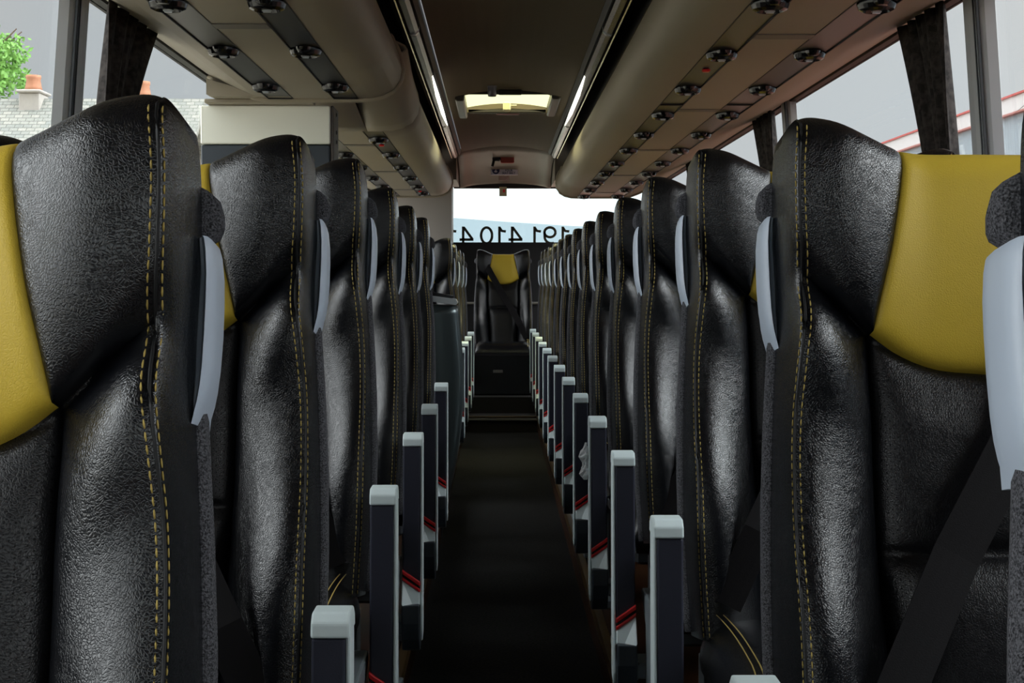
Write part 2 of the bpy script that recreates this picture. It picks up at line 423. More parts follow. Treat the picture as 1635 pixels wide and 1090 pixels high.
o = MB().lathe((0, 0, -.02), [(.0, -.004), (.016, 0), (.022, .008), (.025, .02)]).build('smoke_detector', FRAMEM, smooth=True)
o.location = (.025, 5.30, cz(.025))
tag(o, 'tiny dark dome sensor on the ceiling at the top edge of the picture', 'sensor')

# lamp covers along both ceiling edges
for side in (1, -1):
    X = lambda x: sx(side, x)
    nm = 'right' if side > 0 else 'left'
    t = empty('ceiling_lamp', (X(.43), 5.0, ZC+.95))
    def prof(z=0): return [(X(.398), ZC+.99), (X(.40), ZC+.965), (X(.412), ZC+.952), (X(.430), ZC+.948), (X(.436), ZC+.957), (X(.42), ZC+.975), (X(.408), ZC+1.0)]
    for a, b in ((Y0, 5.75), (5.76, 6.95), (9.1, 11.3)):
        rel(MB().prism(prof(), 'y', a+.005, b-.005).build('lamp_cover', GLOSSD), t)
    rel(MB().prism(prof(), 'y', 6.95, 9.1).build('streak_lamp_cover', GLOSSD), t)
    rel(MB().tube([(X(.402), 6.98, ZC+.964), (X(.405), 7.6, ZC+.957), (X(.406), 8.4, ZC+.955), (X(.404), 9.08, ZC+.960)], [.004, .011, .011, .003], 10).build('reflection_tube', GLINT, smooth=True), t)  # glowing tube added as the rear window's reflection in the cover
    for y in (5.755, 9.1):
        rel(MB().prism([(px, pz-.004) for px, pz in prof()], 'y', y-.012, y+.012).build('joint_ring', ALU), t)
    rel(MB().prism([(X(.442), ZC+.948), (X(.446), ZC+.945), (X(.448), ZC+.952), (X(.444), ZC+.955)], 'y', Y0, 11.3).build('brass_line', GOLD), t)
    tag(t, 'long smoked ceiling lamp cover with painted-in reflection along the %s edge of the ceiling' % nm, 'ceiling lamp')

# luggage racks ---------------------------------------------------------------
ZB = ZC + .67
def rack_profile():
    inner = [(.492, ZC+.90), (.484, ZC+.89), (.468, ZC+.86), (.452, ZC+.82), (.445, ZC+.775), (.452, ZC+.738), (.474, ZC+.704), (.51, ZC+.683), (.555, ZC+.672), (.60, ZB)]
    outer = [(.95, ZB), (1.00, ZB+.006), (1.06, ZB+.028), (1.12, ZB+.055), (1.165, ZB+.075), (1.192, ZC+.757)]
    return inner, outer
inner, outer = rack_profile()
def air_nozzle(parent, X, y, nm='air_nozzle'):
    cx = X
    m = MB().lathe((0, 0, 0), [(0, -.018), (.012, -.018), (.016, -.012), (.028, -.012), (.032, -.020), (.042, -.015), (.046, -.004), (.047, .002)], seg=22)
    a = m.build(nm, NOZ, smooth=False); a.location = (cx, y, ZB); rel(a, parent)
    b = MB().box(-.009, .009, -.003, .003, -.024, -.016).tube([(-.012, 0, -.019), (.012, 0, -.019)], .0025, 6).build('nozzle_vane', ALU); b.parent = a
    b = MB().lathe((0, -.052, 0), [(0, -.014), (.014, -.014), (.019, -.008), (.022, .0)], seg=16).build('reading_lamp', NOZ); b.parent = a
    return a
def rack(side, ya, yb, label, nozz, straps, buttons, joins, start=None):
    X = lambda x: sx(side, x)
    root = empty('luggage_rack', (X(.7), (ya+yb)/2, ZB))
    T = .012
    def panel(pts, name, m, y0=ya, y1=yb):
        lo = [(X(x), z) for x, z in pts]; up = [(X(x)+.0, z+T) for x, z in reversed(pts)]
        return rel(MB().prism(lo+up, 'y', y0, y1).build(name, m), root)
    sm = []
    # inner lip lofted smooth
    vs = []; n = len(inner)
    NY = 14
    for j in range(NY+1):
        y = ya + (yb-ya)*j/NY
        # the rear end tapers up in a rounded nose
        for (x, z) in inner: vs.append((X(x), y, z))
    fs = grid_faces(NY+1, n, flip=side < 0)
    k = len(vs)
    for j in range(NY+1):
        y = ya + (yb-ya)*j/NY
        for (x, z) in inner: vs.append((X(x+.012), y, z+.012))
    fs += [tuple(reversed([i+k for i in f])) for f in grid_faces(NY+1, n, flip=side < 0)]
    for i in range(n-1):
        fs += [(i, i+1, k+i+1, k+i), (NY*n+i+1, NY*n+i, k+NY*n+i, k+NY*n+i+1)]
    lip = rel(mesh('rack_lip', vs, fs, BEIGE, smooth=True), root)
    panel([(.60, ZB), (.604, ZB+.001)], 'bottom_panel', BEIGE)
    panel([(.690, ZB), (.85, ZB)], 'bottom_panel', BEIGE)
    panel([(.60, ZB+.003), (.692, ZB+.003)], 'service_strip', STRIP)
    panel([(.85, ZB+.003), (.952, ZB+.003)], 'service_strip', STRIP)
    for x in (.602, .690, .85, .950):
        rel(MB().box(X(x)-.0015, X(x)+.0015, ya, yb, ZB-.0015, ZB+.004).build('strip_edge', BLACK), root)
    # outer cove
    n2 = len(outer); vs = [(X(x), y, z) for y in (ya, yb) for x, z in outer] + [(X(x), y, z+.012) for y in (ya, yb) for x, z in outer]
    fs = grid_faces(2, n2, flip=side < 0) + [tuple(reversed([i+2*n2 for i in f])) for f in grid_faces(2, n2, flip=side < 0)]
    fs += [(i, i+1, 2*n2+i+1, 2*n2+i) for i in range(n2-1)] + [(n2+i+1, n2+i, 3*n2+i, 3*n2+i+1) for i in range(n2-1)]
    rel(mesh('outer_cove', vs, fs, BEIGE, smooth=True), root)
    # brass lip line, dark closed top
    rel(MB().prism([(X(.487), ZC+.898), (X(.495), ZC+.902), (X(.498), ZC+.91), (X(.490), ZC+.906)], 'y', ya, yb).build('lip_trim', GOLD), root)
    rel(MB().prism([(X(.503), ZC+.90), (X(.51), ZC+.91), (X(1.17), ZC+.80), (X(1.17), ZC+.78), (X(.9), ZB+.02), (X(.62), ZB+.02)], 'y', ya+.01, yb-.01).build('rack_body', BLACK), root)
    for y in nozz[0]: air_nozzle(root, X(.648), y)
    for y in nozz[1]: air_nozzle(root, X(.902), y)
    for y in straps:
        rel(MB().box(X(.692), X(.848), y-.035, y+.035, ZB-.003, ZB+.002).build('cross_strap', STRAP), root)
    for y in joins:
        for x0, x1 in ((.604, .689), (.853, .949)):
            rel(MB().box(X(x0), X(x1), y-.008, y+.008, ZB-.0025, ZB+.002).build('strip_joint', BLACK), root)
    for y, x in buttons:
        b = MB().box(-.012, .012, -.012, .012, -.010, .0, .003).build('call_button', RED); b.location = (X(x), y, ZB+.002); rel(b, root)
    # rounded rim that closes the rear end
    pts = [(X(x), yb+.004, z-.002) for x, z in inner + outer]
    rel(MB().tube(pts, .012, 8).build('end_rim', BEIGE, smooth=True), root)
    tag(root, label, 'luggage rack')
    return root
rr = rack(1, Y0, 11.45, 'beige overhead luggage rack with air nozzles along the whole right side', ([3.60+.775*k for k in range(11)] + [2.8],)*2,
     [4.07+1.715*k for k in range(5)] + [2.35], [(4.70, .648), (8.45, .648)], [5.62, 8.9])
lf = rack(-1, Y0, 5.45, 'beige overhead luggage rack above the front left seats, ending by the white cabinet', ([2.85, 3.60, 4.32, 5.10],)*2,
     [3.92, 2.2], [], [5.44])
lr = rack(-1, 6.50, 11.35, 'beige overhead luggage rack over the rear left seats, beyond the cabinet', ([6.93, 7.73, 8.55, 9.4, 10.2, 10.95],)*2,
     [7.24, 8.93, 10.6], [(7.22, .655), (10.75, .655)], [])
# sloping moulded end of the rear left rack (over the step well)
secs = [(5.62, .16, .0), (5.9, .085, 0), (6.15, .035, 0), (6.35, .008, 0), (6.495, 0, 0)]
pr = inner + [(.66, ZB)]
vs = []
for y, dz, _ in secs:
    for x, z in pr: vs.append((left_x(x), y, z + dz*min(1, (ZC+.9-z)/.2)))
fs = grid_faces(len(secs), len(pr), flip=True)
o = rel(mesh('end_moulding', vs, fs, BEIGE, smooth=True), lr); sol = o.modifiers.new('s', 'SOLIDIFY'); sol.thickness = .01; sol.offset = -1
vs = []
pr2 = [(.66, ZB), (.85, ZB)] + outer[1:]
for y, dz, _ in secs:
    for x, z in pr2: vs.append((left_x(x), y, z + dz*.6))
o = rel(mesh('end_moulding', vs, grid_faces(len(secs), len(pr2), flip=True), BEIGE, smooth=True), lr); sol = o.modifiers.new('s', 'SOLIDIFY'); sol.thickness = .01; sol.offset = -1

# front of the coach behind the photographer: dash wall below a wide windscreen
struct(MB().box(-1.15, 1.30, Y0-.1, Y0, -.06, .95).build('wall_front', BLACK))
struct(MB().box(-1.10, 1.25, Y0-.05, Y0-.04, .95, 2.08).build('window_13', CLEAR))
# rear wall, header, window -----------------------------------------------------
struct(MB().box(-1.15, 1.30, YE, YE+.06, -.06, ZC+.335).build('wall_rear', BLACK))
struct(MB().box(-1.15, -.365, YE-.45, YE-.001, .2, ZC+.88).build('trim_rear_duct', WALLB))
# header: curved panel sloping down from the ceiling to the rear glass
pts = [(11.33, ZC+1.03), (11.6, ZC+1.0), (11.95, ZC+.95), (12.2, ZC+.88), (12.28, ZC+.82), (12.30, ZC+.805)]
vs = []; nx = 14
for y, z in pts:
    for i in range(nx+1):
        x = -.31 + .74*i/nx; t = (x-.06)/.37
        vs.append((x, y - .25*max(0, abs(t)-.75)*4*.25, z + .03*(1-t*t) - (.018*max(0, (abs(t)-.7)/.3)**2)))
HEAD = mat('header_panel', (.17, .145, .11), .6)
o = mesh('wall_rear_header', vs, grid_faces(len(pts), nx+1), HEAD, smooth=True); struct(o)
md = o.modifiers.new('s', 'SOLIDIFY'); md.thickness = .01
struct(MB().box(-1.15, -.315, 11.45, YE, ZC+.80, ZC+1.1).box(.435, 1.30, 11.5, YE, ZC+.80, ZC+1.1).build('trim_rear_corner', HEAD))
struct(MB().box(-.36, 1.2, YE-.035, YE+.03, ZC+.79, ZC+1.12).build('wall_rear_upper', BLACK))
struct(MB().box(-.37, 1.2, YE-.01, YE+.0, ZC+.33, ZC+.35).build('trim_rear_sill', BLACK))
struct(MB().box(-.365, 1.2, YE+.02, YE+.026, ZC+.33, ZC+.80).build('window_14', CLEAR))
def text_mesh(s, size, m, name, parent=None, extr=.001, offset=0.0):
    cu = bpy.data.curves.new(name, 'FONT'); cu.body = s; cu.size = size; cu.align_x = 'CENTER'; cu.align_y = 'CENTER'; cu.extrude = extr; cu.offset = offset
    tmp = bpy.data.objects.new('tmp', cu); COL.objects.link(tmp)
    dg = bpy.context.evaluated_depsgraph_get(); me = bpy.data.meshes.new_from_object(tmp.evaluated_get(dg))
    bpy.data.objects.remove(tmp)
    me.materials.clear(); me.materials.append(m)
    o = bpy.data.objects.new(name, me); COL.objects.link(o)
    if parent: o.parent = parent
    return o
num = empty('phone_number_lettering', (.05, YE+.012, ZC+.40))
dd = YE+.012
def ribbon(m, pts, w=.0105):
    n = len(pts); L_ = []; R_ = []
    for i_, (x, z) in enumerate(pts):
        ax, az = pts[max(0, i_-1)]; bx, bz = pts[min(n-1, i_+1)]
        dx, dz = bx-ax, bz-az; l_ = math.hypot(dx, dz) or 1; nx_, nz2 = -dz/l_*w, dx/l_*w
        L_.append((x+nx_, z+nz2)); R_.append((x-nx_, z-nz2))
    for i_ in range(n-1):
        m.prism([L_[i_], L_[i_+1], R_[i_+1], R_[i_]], 'y', -.001, .001)
def arc(cx, cz_, rx, rz, a0, a1, n=22): return [(cx+rx*math.cos(a0+(a1-a0)*k/n), cz_+rz*math.sin(a0+(a1-a0)*k/n)) for k in range(n+1)]
H_ = .073
def digit_strokes(ch):                     # as read from inside, i.e. mirrored
    m = MB()
    if ch == '1': ribbon(m, [(-.008, -H_), (-.008, H_)]); ribbon(m, [(-.004, H_-.012), (.012, H_-.036), (.045, H_-.040)])
    if ch == '0': ribbon(m, arc(0, 0, .045, H_-.008, 0, 2*PI, 30))
    if ch == '4': ribbon(m, [(-.022, -H_), (-.022, H_)]); ribbon(m, [(-.018, H_-.006), (.056, -.034)]); ribbon(m, [(.062, -.034), (-.052, -.034)])
    if ch == '9': ribbon(m, arc(0, .026, .045, .040, 0, 2*PI, 26)); ribbon(m, [(-.045, .030), (-.043, -.01)] + arc(.012, -.012, .055, .052, PI, 1.62*PI, 14))
    return m
for ch, px in (('1', 720), ('4', 744), ('0', 777), ('1', 799), ('4', 822), ('1', 855), ('9', 878), ('1', 900)):
    o = digit_strokes(ch).build('digit', DIGIT, num); o.location = ((px-VPX)*dd/F - .05, 0, (VPY-376)*dd/F - .40)
tag(num, 'dark telephone number digits on the rear window, seen mirrored from inside', 'lettering')
# plate hanging on the glass top
o = MB().box(-.03, .03, -.004, .004, -.075, .0).build('window_sticker', PLATE); o.location = (.042, YE-.05, ZC+.80)
tag(o, 'small tan sticker with red mark hanging at the top middle of the rear window', 'sticker')
b = MB().box(-.001, .016, -.0055, -.0045, -.045, -.02).build('red_mark', RED, o)
# header furniture
hm = empty('emergency_hammer', (.052, 11.78, ZC+.985))
m = MB().box(-.03, .075, -.012, .02, -.035, .025, .006); m.build('hammer_box', mat('dull_red_plastic', (.30, .03, .02), .35), hm)
m = MB().box(-.095, -.03, -.02, .02, -.018, .034, .008).tube([(-.08, -.01, .0), (-.095, -.012, -.06)], .011, 8); m.build('hammer_bracket', NOZ, hm)
tag(hm, 'red and black emergency hammer holder on the panel above the rear window', 'emergency hammer')
st = empty('seat_belt_sign', (.052, 12.10, ZC+.918))
tilt = math.radians(10)
st.rotation_euler = (-tilt, 0, 0)
MB().box(-.108, .108, -.002, .004, -.036, .036).build('sign_plate', STICK, st)
MB().lathe((-.068, -.0035, 0), [(0, 0), (.030, 0), (.030, .002)], axis='y', seg=24).build('blue_disc', BLUE, st)
m = MB().lathe((-.068, -.0045, .012), [(0, 0), (.006, 0), (.006, .001)], axis='y', seg=12)
m.prism([(-.068, .006), (-.055, -.012), (-.063, -.017), (-.075, -.017), (-.083, -.010)], 'y', -.0045, -.0036); m.build('seated_figure', STICK, st)
for k, s in enumerate(('FASTEN', 'YOUR', 'SEAT BELT')):
    o = text_mesh(s, .023, BLUE, 'sign_text', st, .0005, .0004); o.rotation_euler = (PI/2, 0, 0); o.location = (.035, -.003, .020-.021*k)
tag(st, 'white and blue FASTEN YOUR SEAT BELT sign above the rear window', 'sign')
o = MB().box(-.042, .042, -.002, .002, -.018, .018).build('small_notice', mat('pinkish_paper', (.42, .33, .30), .6)); o.location = (.05, 12.20, ZC+.862); o.rotation_euler = (-tilt, 0, 0)
m = MB()
for k in range(3): m.box(-.034, .034-.01*k, -.0027, -.0018, .010-.010*k, .012-.010*k)
m.build('notice_lines', mat('notice_print', (.2, .05, .05), .6), o)
tag(o, 'small pinkish notice just below the seat belt sign', 'notice')

# curtains ------------------------------------------------------------------------
def curtain(side, y, label, w=.30, nm='window_curtain', ln=.93):
    xt = (1.20 if side > 0 else -1.05); xs = (1.275 if side > 0 else -1.125)
    nr, nc = 26, 48; vs = []
    for i in range(nr):
        t = i/(nr-1); z = ZC+.738 - t*ln
        xw = xt + (xs-xt)*(t*ln/.98) 
        ww = w*(1.0 - .62*math.sin(min(1, t*1.6)*PI/2)**1.0*.75)
        for j in range(nc):
            u = j/(nc-1)
            fold = .016*math.sin(u*PI*9 + .6*math.sin(t*3)) + .006*math.sin(u*PI*23+1)
            vs.append((xw - side*(.040 + fold), y + .02 + u*ww + .004*math.sin(t*9+u*5), z))
    o = mesh(nm, vs, grid_faces(nr, nc), CURT, smooth=True)
    s_ = o.modifiers.new('s', 'SOLIDIFY'); s_.thickness = .003
    tag(o, label, 'curtain', None)
    return o
curtain(1, 3.90, 'dark brown curtain by the nearest grey window pillar on the right', .42)
curtain(1, 6.35, 'dark brown curtain at the second window pillar on the right, above the second seat', .42)
curtain(1, 8.80, 'dark brown curtain far down the right windows, above the third seat', .36)
curtain(1, 11.25, 'dark curtain in the rear right corner beside the rear window', .3)
curtain(-1, 3.90, 'dark brown curtain by the left window pillar, behind the big front left seat', .52, ln=.64)
curtain(-1, 11.2, 'dark curtain at the far left end under the rack, beside the grey panel', .25)

# white cabinet over the step well --------------------------------------------------
cb = empty('step_well_cabinet', (-.83, 5.60, .25))
def relb(m, name, mt, root, smooth=False): return rel(m.build(name, mt, smooth=smooth), root)
relb(MB().box(-1.085, -.612, 5.52, 5.68, 1.515, 1.655, .004), 'white_panel', WHITEP, cb)
relb(MB().box(-1.085, -.615, 5.525, 5.68, .16, 1.512, .004), 'dark_panel', DNAVY, cb)
relb(MB().box(-.612, -.600, 5.53, 5.69, .16, 1.655, .003), 'side_strip', mat('taupe_side', (.10, .085, .075), .5), cb)
relb(MB().box(-1.06, -.67, 5.462, 5.56, 1.657, 1.672, .003), 'top_ledge', BEIGE, cb)
m = MB()
for z in (1.63, 1.565, 1.53, 1.45): m.lathe((-.599, 5.61, z), [(0, .003), (.007, .002), (.008, 0)], axis='x', seg=10)
relb(m, 'screw_caps', BLACK, cb)
tag(cb, 'white cabinet panel with dark lower part, standing behind the second left seat', 'cabinet')
# moulded end piece of the front rack above it
m = MB().prism([(-1.04, ZC+.735), (-1.04, ZC+.68), (-1.02, ZC+.672), (-.68, ZC+.672), (-.80, ZC+.682), (-.95, ZC+.71)], 'y', 5.40, 5.47)
o = rel(m.build('end_moulding', BEIGE), lf)

# modesty panel beside the aisle ----------------------------------------------------
mp = empty('modesty_panel', (-.25, 5.95, 0.0))
def mx(z):
    return smooth_interp([(0.0, -.222), (.12, -.20), (.35, -.155), (.62, -.135), (.88, -.152), (.935, -.158)], z)
nz_ = 24; vs = []; sec = [(-.32, 0), (-.20, 0), (-.10, .0), (-.04, .003), (-.018, .012), (-.005, .028), (0, .05), (-.005, .07), (-.02, .082), (-.32, .085)]
for i in range(nz_+1):
    z = 0.0 + .925*i/nz_
    for (dx, dy) in sec: vs.append((mx(z)+dx - (-.25), dy-.05, z + (.0 if i < nz_ else (-dx-.1)*.06)))
n = len(sec); fs = []
for i in range(nz_):
    for j in range(n): fs.append((i*n+j, i*n+(j+1) % n, (i+1)*n+(j+1) % n, (i+1)*n+j))
fs += [tuple(reversed(range(n))), tuple(range(nz_*n, nz_*n+n))]
o = mesh('panel_board', vs, fs, MPAN, mp, smooth=False)
for p in o.data.polygons: p.use_smooth = len(p.vertices) == 4
MB().prism([(-.22, .965), (.085, .922), (.092, .932), (.085, .945), (-.22, .988)], 'y', -.06, .045).build('top_rail', ALU, mp)
o = MB().prism([(-.10, .973), (-.03, .963), (-.03, .972), (-.10, .982)], 'y', -.03, .02).build('catch', BLACK, mp)
MB().prism([(-.02, .958), (.07, .945), (.075, .958), (-.02, .975)], 'y', -.02, .035).build('hinge_block', NOZ, mp)
MB().lathe((-.02, -.062, .945), [(0, -.004), (.012, -.002), (.014, .004)], axis='y', seg=14).build('round_knob', ALU, mp)
tag(mp, 'dark grey curved partition panel with metal top rail beside the aisle behind the left seats', 'partition')

# ---------------------------------------------------------------- seat ----------------
REC = math.radians(10.0)
def P(x, s, n):
    """seat-back coordinates (across, down along the back, forward) -> seat space (y away from camera)"""
    cr_, sr_ = math.cos(REC), math.sin(REC)
    return (x, -(s*sr_) - n*cr_, -s*cr_ + n*sr_)
SBOT = .74
def W(s):  return smooth_interp([(0, .198), (.03, .203), (.10, .206), (.20, .204), (.32, .211), (.45, .216), (.60, .216), (.74, .208)], s)
def C1(s): return smooth_interp([(0, .190), (.06, .198), (.12, .197), (.18, .192), (.26, .202), (.36, .210), (.50, .212), (.62, .210), (.74, .203)], s)
def C2(s): return smooth_interp([(0, .078), (.05, .083), (.13, .098), (.225, .119), (.30, .120), (.44, .119), (.55, .112), (.74, .10)], s)
def TOP(x): return smooth_interp([(0, .030), (.06, .030), (.085, .027), (.12, .016), (.150, .005), (.172, .0), (.184, .0), (.194, .004), (.201, .011), (.205, .022), (.208, .040)], x)
def SEAM(x): return smooth_interp([(0, .266), (.05, .261), (.09, .246), (.119, .226), (.145, .204), (.175, .178), (.19, .168)], x)
def front(x, s):
    """height of the padded face in front of the reference plane"""
    x = abs(x); c2 = C2(s); c1 = C1(s); sm = SEAM(min(x, .19))
    # head zone: wings come forward towards the sides, padded vertically
    t = min(1, s/sm); pad = math.sin(PI*t)**.7 if 0 < t < 1 else 0
    w = max(0, min(1, (x-.05)/.11)); hh = .010 + .018*pad + .040*w*w*(3-2*w)*(1-.35*t)
    t = max(0, (s-sm)/(SBOT-sm))
    if x > c2:      # side bolster
        a = (x-c2)/(c1-c2)
        peak = smooth_interp([(0, .014), (.10, .052), (.25, .036), (.42, .046), (.66, .078), (1, .054)], t)
        hl = peak*(math.sin(PI*min(1, a*.60))**.9 if a > 0 else 0) + .010*min(1, t*5)
    else:
        a = x/c2; hl = .014*(1-a**6)*min(1, t*8)
        if s > .45: hl += .022*(1-math.exp(-(s-.45)/.03))*(1-a**4)   # lumbar pad under the crease
    hl += .008
    wd = .0005 + .05*max(0, (x-.14)/.07)                              # the step at the seam fades out towards the edge
    k = max(0, min(1, (s-sm)/wd*.5+.5)); k = k*k*(3-2*k)
    h = hh*(1-k) + hl*k
    # grooves
    g = 0
    g = max(g, math.exp(-abs(s-sm)/.0045)*max(.1, min(1, (.19-x)/.03))) if x < .21 else g
    if s > sm: g = max(g, 1.1*math.exp(-abs(x-c2)/.0045))
    else: g = max(g, .55*math.exp(-abs(x-c2)/.003))
    if x < c2 and s > sm: g = max(g, math.exp(-abs(s-.45)/.005))
    h -= .011*g
    # rounding over the top edge
    R = .035; d = s - TOP(min(x, .207))
    if d < R: h -= R*(1-math.sqrt(max(0, 1-(1-max(d, 0)/R)**2)))
    return h
def clus(n, p=.6):
    """0..1 spacing clustered to both ends"""
    r = []
    for i in range(n+1):
        t = i/n; c = .5-.5*math.cos(PI*t); r.append(p*c+(1-p)*t)
    return r
def solve(a_fn, b, zone):
    s = .2
    for _ in range(7):
        x = a_fn(s)
        tp = TOP(min(x, .207)); sm = SEAM(min(x, .19))
        s = tp+(sm-tp)*b if zone == 'head' else (sm+(SBOT-sm)*b if zone == 'low' else tp+(SBOT-tp)*b)
    return a_fn(s), s
def patch(kind, sg, zone, na, nb):
    """grid of points for one leather piece; sg mirrors"""
    vs = []
    bs = clus(nb, .75)
    if zone == 'low':     # extra rows around the crease
        bs = sorted(set(bs + [(.45-.25)/(SBOT-.25)+d for d in (-.02, -.01, 0, .01, .02)]))
    rows_ = []
    back = zone != 'low'
    if back:
        rows_ = [('back', .075), ('back', .03)]
    rows_ += [('f', b) for b in bs]
    for typ, b in rows_:
        aa = clus(na, .8)
        for a in aa:
            if kind == 'center': fn = lambda s, a=a: C2(s)*(2*a-1)
            elif kind == 'bolster': fn = lambda s, a=a: C2(s)+(C1(s)-C2(s))*a
            bb = 0 if typ == 'back' else b
            x, s = solve(lambda s: abs(fn(s)), bb, zone)
            x = math.copysign(x, fn(s)) if kind == 'center' else x
            n = front(x, s)
            if kind == 'bolster' and False: pass
            if typ == 'back': n -= b
            vs.append(P(x*sg, s, n))
    return vs, grid_faces(len(rows_), na+1, flip=sg < 0)
def side_patch(sg):
    vs = []; cols = 0
    rows_ = [('back', .075), ('back', .03)] + [('f', b) for b in clus(46, .5)]
    th = [i/10*PI/2 for i in range(11)]
    for typ, b in rows_:
        bb = 0 if typ == 'back' else b; cnt = 0
        for t in th + ['s1', 's2']:
            k = 1.0 if isinstance(t, str) else math.sin(t)
            x, s = solve(lambda s: C1(s)+(W(s)-C1(s))*k, bb, 'all')
            n0 = front(C1(s), max(s, TOP(C1(s))+ (0 if bb == 0 else 0)))
            dn = .050
            n = n0 - (dn if isinstance(t, str) else dn*(1-math.cos(t)))
            if t == 's1': n = min(n, n0-.06)
            if t == 's2': n = -.055
            if not isinstance(t, str): n += .003*math.sin(min(1, t/(PI/2)*1.0)*PI)
            # gathered puckers along the piping
            if not isinstance(t, str) and t < .5 and bb > 0: n += .0006*math.sin(s*900)*(1-t/.5)
            if typ == 'back' : n = min(n, n0) - b
            vs.append(P(x*sg, s, max(n, -.085) if typ == 'back' else n)); cnt += 1
        cols = cnt
    return vs, grid_faces(len(rows_), cols, flip=sg < 0)
def weld_shade(o, ang=60):
    for p in o.data.polygons: p.use_smooth = True
def stitch(sg, off, s0=.016, s1=.735):
    """a row of thread dashes beside the outer seam"""
    m = MB(); s = s0
    def pt(s, lift=.0012):
        c = C1(s)
        if off >= 0:
            t = 0; w = W(s)-c                      # walk round the edge until the thread is off metres from the seam
            while math.hypot(w*math.sin(t), .05*(1-math.cos(t))) < off and t < 1.2: t += .01
            return Vector(P((c + w*math.sin(t))*sg, s, front(c, s) - .05*(1-math.cos(t)) + .003*math.sin(t*2) + lift)) + Vector((.0004*sg, 0, 0))
        else: n = front(c+off, s)
        return Vector(P((c+off)*sg, s, n+lift))
    while s < s1:
        a, b = pt(s, 0), pt(s+.0062, 0); mid = pt(s+.0031, .0005)
        m.tube([a, mid, b], [.0005, .0008, .0005], 5); s += .0086
    return m
def pipe_line(sg):
    m = MB(); pts = []
    s = .002
    while s < .737:
        pts.append(P(C1(s)*sg, s, front(C1(s), s)+.0005)); s += .012
    m.tube(pts, .0013, 6); return m
def lathe_dummy(): pass

def shell_mesh():
    """carpet covered rear shell: loft of closed sections going down the back"""
    ss = [.030, .034, .045, .052, .058, .070, .080, .085, .092, .10, .12, .15, .18, .20, .215, .23, .26, .32, .40, .50, .60, .70, .735]
    vs = []; n = 0
    for s in ss:
        w = W(s)
        e = interp([(.03, -.022), (.045, -.008), (.055, .010), (.07, .014), (.084, .014), (.091, .001), (.21, .001), (.225, .006), (.4, .0075), (.74, .007)], s)
        x = w+e; back = interp([(.03, -.085), (.06, -.105), (.3, -.115), (.5, -.105), (.74, -.09)], s)
        if s == .030: back = -.07
        sec = [(-x, -.058), (-x+.006, -.0545), (x-.006, -.0545), (x, -.058), (x+.001, -.07), (x-.004, -.088), (x-.02, back+.004), (x-.05, back), (0, back-.006), (-x+.05, back), (-x+.02, back+.004), (-x+.004, -.088), (-x-.001, -.07)]
        if s == .030: sec = [(a*.97, min(b, -.06) if b > -.06 else b) for a, b in sec]
        n = len(sec); vs += [P(a, s, b) for a, b in sec]
    fs = []
    for i in range(len(ss)-1):
        for j in range(n): fs.append((i*n+j, i*n+(j+1) % n, (i+1)*n+(j+1) % n, (i+1)*n+j))
    fs += [tuple(reversed(range(n))), tuple(range((len(ss)-1)*n, len(ss)*n))]
    return vs, fs
def handle_mesh(sg):
    ss = [.092, .094, .102, .12, .14, .165, .19, .205, .216, .226, .234]
    vs = []; n = 0
    for s in ss:
        w = W(s)-.001
        k = interp([(.092, .55), (.096, .72), (.12, .90), (.15, 1.0), (.18, 1.0), (.20, .88), (.215, .62), (.234, .12)], s)
        hol = interp([(.092, 0), (.099, .0), (.11, 1), (.195, 1), (.215, 0), (.3, 0)], s)
        e = .017*k
        sec = [(-.004, -.056), (.002, -.054+.012*(1-hol)), (e*.30, -.056+.014*(1-hol)), (e*.42, -.040-.002*hol), (e*.6, -.034), (e*.9, -.038), (e, -.050), (e*.98, -.078), (e*.7, -.100), (e*.2, -.112), (-.004, -.112)]
        n = len(sec); vs += [P((w+a)*sg, s, b) for a, b in sec]
    fs = []
    for i in range(len(ss)-1):
        for j in range(n):
            q = (i*n+j, i*n+(j+1) % n, (i+1)*n+(j+1) % n, (i+1)*n+j); fs.append(q if sg > 0 else tuple(reversed(q)))
    a, b = tuple(reversed(range(n))), tuple(range((len(ss)-1)*n, len(ss)*n))
    fs += [a, b]
    return vs, fs
def belt_strip(sg):
    """shoulder strap from the window-side shoulder to the aisle-side hip (sg = aisle side)"""
    ctrl = [(-.160*sg, .070, .020), (-.13*sg, .125, .046), (-.10*sg, .180, .056), (-.02*sg, .325, .046), (.055*sg, .450, .062), (.125*sg, .585, .088), (.175*sg, .690, .080)]
    pts = []
    for i in range(len(ctrl)-1):
        for k in range(6):
            t = k/6; pts.append(tuple(ctrl[i][q]+(ctrl[i+1][q]-ctrl[i][q])*t for q in range(3)))
    pts.append(ctrl[-1])
    vs = []; hw = .0235
    for i, (x, s, n) in enumerate(pts):
        x0, s0, _ = pts[max(0, i-1)]; x1, s1, _ = pts[min(len(pts)-1, i+1)]
        d = math.hypot(x1-x0, s1-s0); px, ps = -(s1-s0)/d, (x1-x0)/d
        for q in (-1, -.5, 0, .5, 1):
            vs.append(P(x+px*hw*q, s+ps*hw*q, n+.0015*(1-q*q)))
        for q in (1, .5, 0, -.5, -1):
            vs.append(P(x+px*hw*q, s+ps*hw*q, n+.0015*(1-q*q)-.002))
    fs = []; n = 10
    for i in range(len(pts)-1):
        for j in range(n): fs.append((i*n+j, i*n+(j+1) % n, (i+1)*n+(j+1) % n, (i+1)*n+j))
    fs += [tuple(reversed(range(n))), tuple(range((len(pts)-1)*n, len(pts)*n))]
    return vs, fs
